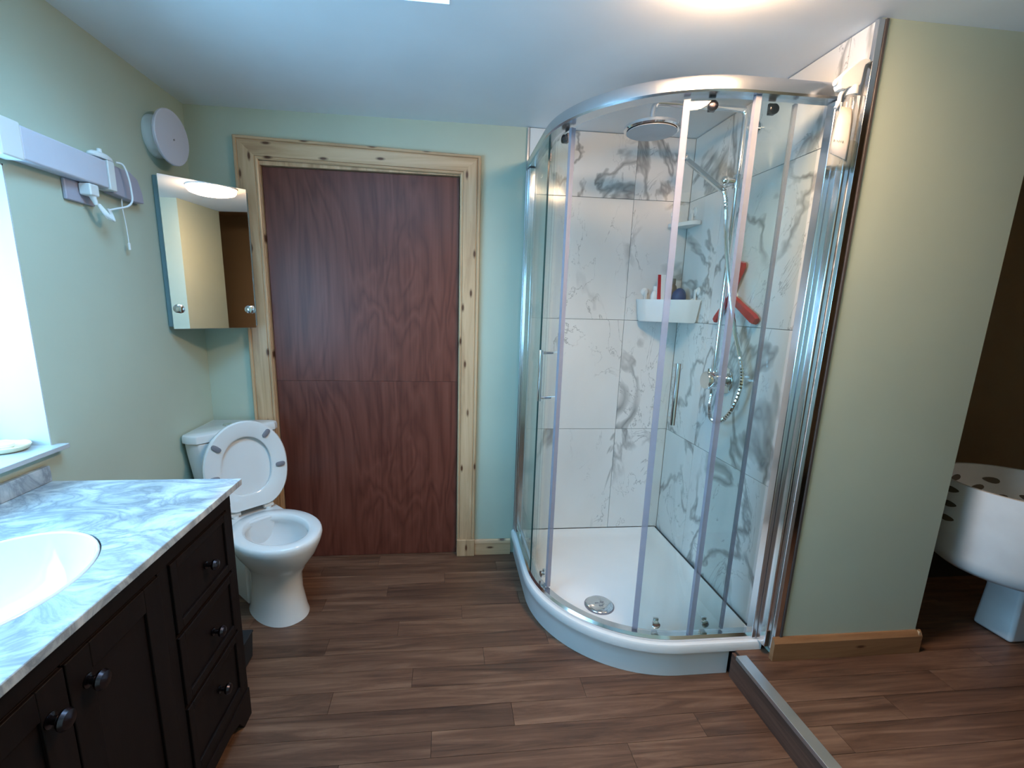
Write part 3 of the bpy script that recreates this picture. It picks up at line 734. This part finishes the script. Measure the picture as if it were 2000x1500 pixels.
# base with bracket feet
def bracket(y0, y1):
    poly = []
    pts = [(y1, .0), (y1, .104), (y0, .104), (y0, .0), (y0+.055, .0), (y0+.085, .045), (y0+.14, .060), (y1-.14, .060), (y1-.085, .045), (y1-.055, .0)]
    return mk().loft([[(x_, y, z) for y, z in pts] for x_ in (VX-.020, VX+.004)])
bracket(VY0, VY1).build('base_rail', DARKW, van, bevel=.001)
for y in (VY1-.020, VY0):
    pts = [(.012, 0), (.012, .104), (VX-.021, .104), (VX-.021, 0), (VX-.075, 0), (VX-.11, .045), (.11, .045), (.075, 0)]
    mk().loft([[(x_, yy, z) for x_, z in pts] for yy in (y, y+.020)]).build('base_side', DARKW, van, bevel=.001)
BCX, BCY, BA, BB = .288, -1.530, .172, .222
top = thing('marble_worktop', (.27, -1.62, .83), 'white grey-veined marble worktop on the dark vanity', 'worktop')
def worktop():
    x0, x1, y0, y1 = .0015, .545, VY0-.02, VY1; n = 96
    ang = sorted([2*math.pi*k/n for k in range(n)] + [math.atan2(cy-BCY, cx-BCX) % (2*math.pi) for cx in (x0, x1) for cy in (y0, y1)])
    inn, out = [], []
    for a in ang:
        c, s_ = math.cos(a), math.sin(a); ts = []
        if c > 1e-9: ts.append((x1-BCX)/c)
        if c < -1e-9: ts.append((x0-BCX)/c)
        if s_ > 1e-9: ts.append((y1-BCY)/s_)
        if s_ < -1e-9: ts.append((y0-BCY)/s_)
        t_ = min(ts); out.append((BCX+t_*c, BCY+t_*s_))
        r = 1/math.sqrt((c/BA)**2+(s_/BB)**2); inn.append((BCX+r*c, BCY+r*s_))
    z0, z1 = .830, .850
    rings = [[(x, y, z1) for x, y in inn], [(x, y, z1) for x, y in out], [(x, y, z0) for x, y in out], [(x, y, z0) for x, y in inn], [(x, y, z1) for x, y in inn]]
    return mk().loft(rings, False, False)
worktop().build('slab', CARRARA, top, bevel=.0025)
mk().box(.0015, .020, VY0-.02, VY1-.003, .8505, .898).build('upstand', CARRARA, top, bevel=.002)
bs = [(0, 0), (0, 0), (.994, .017), (.985, .016), (.96, -.005), (.90, -.040), (.78, -.075), (.55, -.095), (.25, -.102), (.10, -.103)]
bas = tag(mk().loft([[(BCX+BA*k*math.cos(2*math.pi*i/48), BCY+BB*k*math.sin(2*math.pi*i/48), .829+h) for i in range(48)] for k, h in bs[2:]], False, True).build('undermount_basin', CERAMIC), 'white oval basin set under the marble worktop', 'basin')
bas.modifiers.new('solid', 'SOLIDIFY').thickness = .008

# soap dish on the sill
dish = thing('soap_dish', (-.085, -1.0, WZ0), 'cream oval soap dish on the window sill', 'dish')
mk().lathe([(.003, .0005), (.055, .0005), (.066, .006), (.072, .016), (.070, .019), (.064, .016), (.056, .009), (.003, .008)], (-.092, -1.000, WZ0), n=36, sx=1.0, sy=.78).build('saucer', CREAM, dish)
mk().lathe([(.003, 0), (.030, 0), (.036, .006), (.034, .012), (.003, .014)], (-.092, -1.0, WZ0+.0088), n=28, sy=.7).build('soap', plain('pale_soap', (.80, .74, .66), .4), dish)

# dark bin in the gap behind the vanity
bn = thing('waste_bin', (.30, -.80, 0), 'small dark bin tucked between the vanity end and the toilet', 'bin')
mk().prism([(.325, -.90), (.408, -.90), (.408, -.715), (.325, -.715)], .001, .105, [(.320, -.905), (.413, -.905), (.413, -.71), (.320, -.71)]).build('body', BLACKRUB, bn, bevel=.004)
mk().box(.318, .415, -.907, -.708, .1055, .114).build('lid', BLACKRUB, bn, bevel=.003)

# ------------------------------------------------------------------ corner toilet
S2 = math.sqrt(.5)
TM = Matrix(((S2, S2, 0, .0), (-S2, S2, 0, .0), (0, 0, 1, 0), (0, 0, 0, 1)))   # local x = out of the corner, local y = towards the back wall
toi = thing('toilet', (.40, -.42, 0), 'white corner toilet with seat and lid raised', 'toilet')
def ring(c, a, b_, z, n=40, e=2.0, w=0.0, back=None):
    out = []
    for k in range(n):
        t_ = 2*math.pi*k/n; ct, st = math.cos(t_), math.sin(t_)
        x = c + a*math.copysign(abs(ct)**(2/e), ct); y = w + b_*math.copysign(abs(st)**(2/e), st)
        if back is not None: x = max(x, back)
        out.append((x, y, z))
    return out
W0 = -.005
outer = [(.580, .165, .110, .0008, 2.2), (.580, .158, .102, .03, 2.2), (.572, .146, .094, .12, 2.1), (.572, .148, .096, .20, 2.1), (.585, .172, .122, .255, 2.0), (.596, .202, .155, .31, 2.0), (.602, .218, .174, .36, 2.0), (.603, .222, .180, .385, 2.0), (.602, .219, .177, .398, 2.0),
         (.601, .213, .171, .402, 2.0), (.605, .172, .130, .402, 2.0), (.606, .163, .121, .398, 2.0), (.608, .158, .116, .375, 2.0), (.600, .162, .121, .36, 2.0), (.590, .140, .106, .30, 2.0), (.570, .09, .07, .235, 2.0), (.565, .05, .045, .215, 2.0)]
m = mk(); m.loft([ring(c, a, b_, z, 48, e, W0) for c, a, b_, z, e in outer])
m.build('pan', CERAMIC, toi, M=TM, angle=60)
m = mk(); m.loft([[(x, W0+y, z) for x, y in ((.20, -w), (.46, -w), (.46, w), (.20, w))] for z, w in ((.0008, .085), (.20, .085), (.33, .11), (.392, .125), (.400, .122))])
m.build('pan_shelf', CERAMIC, toi, bevel=.012, M=TM, seg=3)
mk().lathe([(.003, 0), (.085, 0), (.003, .0005)], (0, 0, 0), n=24).build('water', PANE, toi, M=TM @ Matrix.Translation((.575, W0, .242)) @ Matrix.Diagonal((1, .75, 1, 1)))
# cistern in the corner (world coordinates)
cp = [(.012, -.012), (.305, -.030), (.325, -.075), (.080, -.325), (.030, -.320)]
cp = [(.010, -.030), (.018, -.030), (.300, -.030), (.322, -.045), (.322, -.080), (.083, -.335), (.048, -.335), (.010, -.312)]
def shr(poly, k, c=(.13, -.14)): return [(c[0]+(x-c[0])*k, c[1]+(y-c[1])*k) for x, y in poly]
mk().loft([r3(shr(cp, .70), .402), r3(shr(cp, .76), .45), r3(shr(cp, .93), .70), r3(shr(cp, .955), .752)]).build('cistern', CERAMIC, toi, bevel=.008, seg=3)
ci = mk().loft([r3(cp, .754), r3(cp, .780), r3(shr(cp, .985), .790), r3(shr(cp, .94), .793)]).build('cistern_lid', CERAMIC, toi, bevel=.004)
mk().lathe([(.003, .006), (.020, .006), (.022, 0), (.003, 0)][::-1], (.13, -.14, .7932), n=20).build('flush_button', CHROME, ci)
# raised seat and lid, leaning back on the cistern
LEAN = math.radians(7)
SM = TM @ Matrix.Translation((.372, W0, .420)) @ Matrix.Rotation(-LEAN, 4, 'Y')
def dshape(hw, hh, h0, x, n=56, low=None, cy=None):
    cy = hh+h0 if cy is None else cy; out = []
    for k in range(n):
        t_ = 2*math.pi*k/n-math.pi/2; ct, st = math.cos(t_), math.sin(t_)
        e = 2.0 if st > 0 else 2.5
        y = hw*math.copysign(abs(ct)**(2/e), ct); z = cy + hh*math.copysign(abs(st)**(2/e), st)
        if low is not None and z < low: z = low
        out.append((x, y, z))
    return out
mk().loft([dshape(.170, .198, .0, .002, cy=.205, low=.022), dshape(.178, .206, 0, -.004, cy=.205, low=.018), dshape(.178, .206, 0, -.013, cy=.205, low=.018), dshape(.165, .19, 0, -.020, cy=.205, low=.03)]).build('seat_lid', CERAMIC, toi, M=SM, angle=35)
so = [(.180, .208, .006), (.184, .212, .011), (.184, .212, .020), (.178, .206, .026)]; si = [(.118, .142, .026), (.110, .134, .021), (.110, .134, .010), (.114, .138, .006)]
m = mk(); rings = [dshape(a, b_, 0, x, cy=.208, low=.012) for a, b_, x in so] + [dshape(a, b_, 0, x, cy=.212) for a, b_, x in si]
rings.append(rings[0]); m.loft(rings, False, False)
seat = m.build('seat', CERAMIC, toi, M=SM, angle=35)
bump0 = None
for y, z, ang in ((-.122, .318, -.75), (.098, .345, .8), (.146, .185, .0), (-.146, .185, .0)):
    c, s_ = math.cos(ang), math.sin(ang); r = []
    for xx, k in ((.0255, 1), (.032, 1), (.034, .75)):
        pts = []
        for i in range(16):
            t_ = 2*math.pi*i/16; u_ = .022*k*math.copysign(abs(math.cos(t_))**.7, math.cos(t_)); v_ = .011*k*math.copysign(abs(math.sin(t_))**.7, math.sin(t_))
            pts.append((xx, y+u_*c-v_*s_, z+u_*s_+v_*c))
        r.append(pts)
    mk().loft(r).build('bumper', GREYRUB, seat, M=SM)
for y in (-.075, .075):
    m = mk(); m.tube([(.374, W0+y-.022, .418), (.374, W0+y+.022, .418)], .011, 14); m.lathe([(.014, 0), (.014, .012), (.003, .012)], (.374, W0+y, .4005), n=16)
    m.build('hinge', WPLAST, toi, M=TM)

# ------------------------------------------------------------------ mirror cabinet in the corner
A42 = math.radians(41.4); tdir = Vector((math.cos(A42), math.sin(A42), 0)); ndir = Vector((tdir.y, -tdir.x, 0))
P0 = Vector((.030, -.310, 0)); LEN = .329; P1 = P0+tdir*LEN
mc = thing('mirror_cabinet', (.12, -.14, 1.255), 'mirror-fronted corner cabinet above the toilet', 'mirror cabinet')
b0, b1 = P0-ndir*.016+tdir*.006, P1-ndir*.016-tdir*.012
mk().prism([(.002, -.003), (.002, b0.y+.002), (b0.x-.006, b0.y-.003), (b0.x, b0.y), (b1.x, b1.y), (b1.x, -.0285), (.204, -.0275), (.204, -.003)], 1.262, 1.858).build('carcass', TEALSHADE, mc, bevel=.001)
c = (P0+P1)/2 - ndir*.0072
md = mk().obox((c.x, c.y, 1.558), tdir*LEN*.5, ndir*.0072, (0, 0, .304)).build('mirror_door', MIRROR, mc, bevel=.0015)
for d_ in (.026, LEN-.022):
    k = P0+tdir*d_
    mk().lathe([(.003, 0), (.008, 0), (.007, .006), (.015, .012), (.018, .018), (.016, .024), (.003, .027)], (k.x, k.y, 1.338), axis=(ndir.x, ndir.y, 0), n=20).build('knob', CHROME, md)

# ------------------------------------------------------------------ shaver light, charger, fan
sl = thing('shaver_light', (0, -.72, 1.735), 'long lilac-white wall light bar with pull cord', 'wall light')
mk().box(.0005, .046, -.935, -.615, 1.735, 1.822).build('diffuser', LAVPL, sl, bevel=.006, seg=3)
mk().box(.0005, .050, -1.002, -.936, 1.731, 1.826).build('end_cap', WPLAST, sl, bevel=.005)
mk().box(.0005, .049, -.614, -.582, 1.732, 1.825).build('end_band', WPLAST, sl, bevel=.003)
hp = [(-.581, 1.728), (-.581, 1.822), (-.48, 1.822), (-.440, 1.805), (-.420, 1.76), (-.416, 1.725), (-.48, 1.722)]
mk().loft([[(x_, y, z) for y, z in hp] for x_ in (.0005, .034)]).build('housing', LAVDK, sl, bevel=.004)
mk().tube(smoothpath([(.020, -.520, 1.723), (.020, -.522, 1.69), (.020, -.516, 1.65), (.020, -.512, 1.60), (.020, -.512, 1.572)], 4), .0016, 6).build('pull_cord', CABLE, sl)
mk().lathe([(.002, 0), (.004, 0), (.0045, .022), (.002, .024)], (.020, -.511, 1.550), n=12).build('cord_toggle', WPLAST, sl)
sk = thing('shaver_socket', (0, -.70, 1.69), 'small wall socket with white plug under the light bar', 'socket')
mk().box(.0005, .012, -.760, -.640, 1.672, 1.735).build('plate', LAVDK, sk, bevel=.004)
mk().obox((.031, -.690, 1.714), (.018, 0, 0), (0, .020, 0), (0, 0, .018)).build('plug', WPLAST, sk, bevel=.005)
mk().tube([(.036, -.686, 1.698), (.040, -.680, 1.672)], [.010, .006], 10).build('plug_sleeve', WPLAST, sk)
ch = thing('toothbrush_charger', (.027, -.615, 1.826), 'white toothbrush charger with coiled cable on the light bar', 'charger')
cb = mk().lathe([(.003, 0), (.026, 0), (.028, .004), (.026, .012), (.018, .018), (.003, .019)], (.026, -.612, 1.8268), n=28, sx=.75, sy=1.9, u=(1, 0, 0)).build('base', CABLE, ch)
mk().lathe([(.008, 0), (.007, .012), (.003, .013)], (.026, -.612, 1.8458), n=16).build('spindle', CABLE, cb)
cpath = smoothpath([(.045, -.567, 1.830), (.056, -.548, 1.826), (.060, -.535, 1.79), (.060, -.528, 1.75), (.060, -.530, 1.715), (.058, -.555, 1.692), (.052, -.600, 1.676), (.046, -.635, 1.664)], 6)
mk().tube(cpath, .0032, 8).build('cable', CABLE, ch)
for k in range(4):
    a = .003*k
    mk().tube(smoothpath([(.042, -.678+a, 1.676), (.050+a, -.668+a*2, 1.650-a), (.050+a, -.648+a*1.5, 1.636-a*.6), (.048, -.632+a, 1.650), (.046, -.640+a, 1.668)], 5), .0032, 8).build('cable_coil', CABLE, ch)
fan = thing('extractor_fan', (0, -.246, 2.01), 'round white extractor fan cover high on the left wall', 'extractor fan')
fc = Vector((.066, -.252, 2.008))
mk().lathe([(.003, 0), (.078, 0), (.078, .014), (.070, .030), (.060, .052), (.003, .052)], (.0005, -.246, 2.010), axis=(1, 0, 0), n=40).build('housing', WPLAST, fan)
fax = Vector((1, -.10, -.03)).normalized()
fp = mk().lathe([(.003, -.004), (.098, -.004), (.102, 0), (.102, .007), (.099, .010), (.003, .011)], fc, axis=fax, n=48).build('front_plate', LAVPL, fan)
mc_ = fc + fax*.0112 + Vector((0, .010, -.003))
mk().obox(mc_, fax*.0006, (0, .0105, .005), (0, -.0014, .0030)).build('maker_mark', GREYRUB, fp, smooth=False)

# ------------------------------------------------------------------ leaf-print basin in the side room
PCX, PCY, PR = 3.405, -.935, .265
pb = thing('pedestal_basin', (PCX, PCY, ZS), 'white round basin with leaf prints on a pedestal in the side room', 'basin')
bp = [(.10, .405), (.21, .412), (.240, .435), (.250, .48), (.258, .62), (PR, .752), (PR, .760), (PR-.014, .760), (PR-.020, .740), (.215, .60), (.17, .53), (.06, .50), (.003, .50)]
bo = mk().lathe([(r, z) for r, z in bp], (PCX, PCY, 0), n=64).build('bowl', DIMWHITE, pb)
m = mk(); m.loft([[(PCX+.075+a*math.cos(math.pi/4+math.pi/2*k), PCY+b_*math.sin(math.pi/4+math.pi/2*k), z) for k in range(4)] for z, a, b_ in ((ZS+.001, .095, .10), (.30, .085, .09), (.41, .10, .10))])
m.build('pedestal', DIMWHITE, pb, bevel=.015, seg=3)
def leaf(az, z, r, tilt, inside):
    L_, w_ = .030, .012; pts = []
    for i in range(14):
        t_ = 2*math.pi*i/14; u_ = L_*math.cos(t_); v_ = w_*math.sin(t_)*(1-.35*math.cos(t_))
        uu = u_*math.cos(tilt)-v_*math.sin(tilt); vv = u_*math.sin(tilt)+v_*math.cos(tilt)
        pts.append((uu, vv))
    def P(uu, vv, dr):
        zz = z+vv
        if inside: rr = .215+(zz-.60)/.14*.030+dr
        else: rr = .250+.008*(zz-.48)/.14 if zz < .62 else .258+(PR-.258)*(zz-.62)/.132
        rr = rr+dr if not inside else rr
        a = az+uu/rr; return (PCX+rr*math.cos(a), PCY+rr*math.sin(a), zz)
    s_ = -1 if inside else 1
    mk().loft([[P(u, v, -.0005*s_) for u, v in pts], [P(u, v, .0012*s_) for u, v in pts]]).build('leaf_print', LEAFM, bo)
for z in (.725, .665, .605): leaf(math.radians(168), z, 0, .12, False)
for az, z, tl in ((72, .66, -.3), (52, .63, -.3), (95, .70, -.2), (30, .65, .2), (120, .64, .3), (60, .70, .1)): leaf(math.radians(az), z, 0, tl, True)
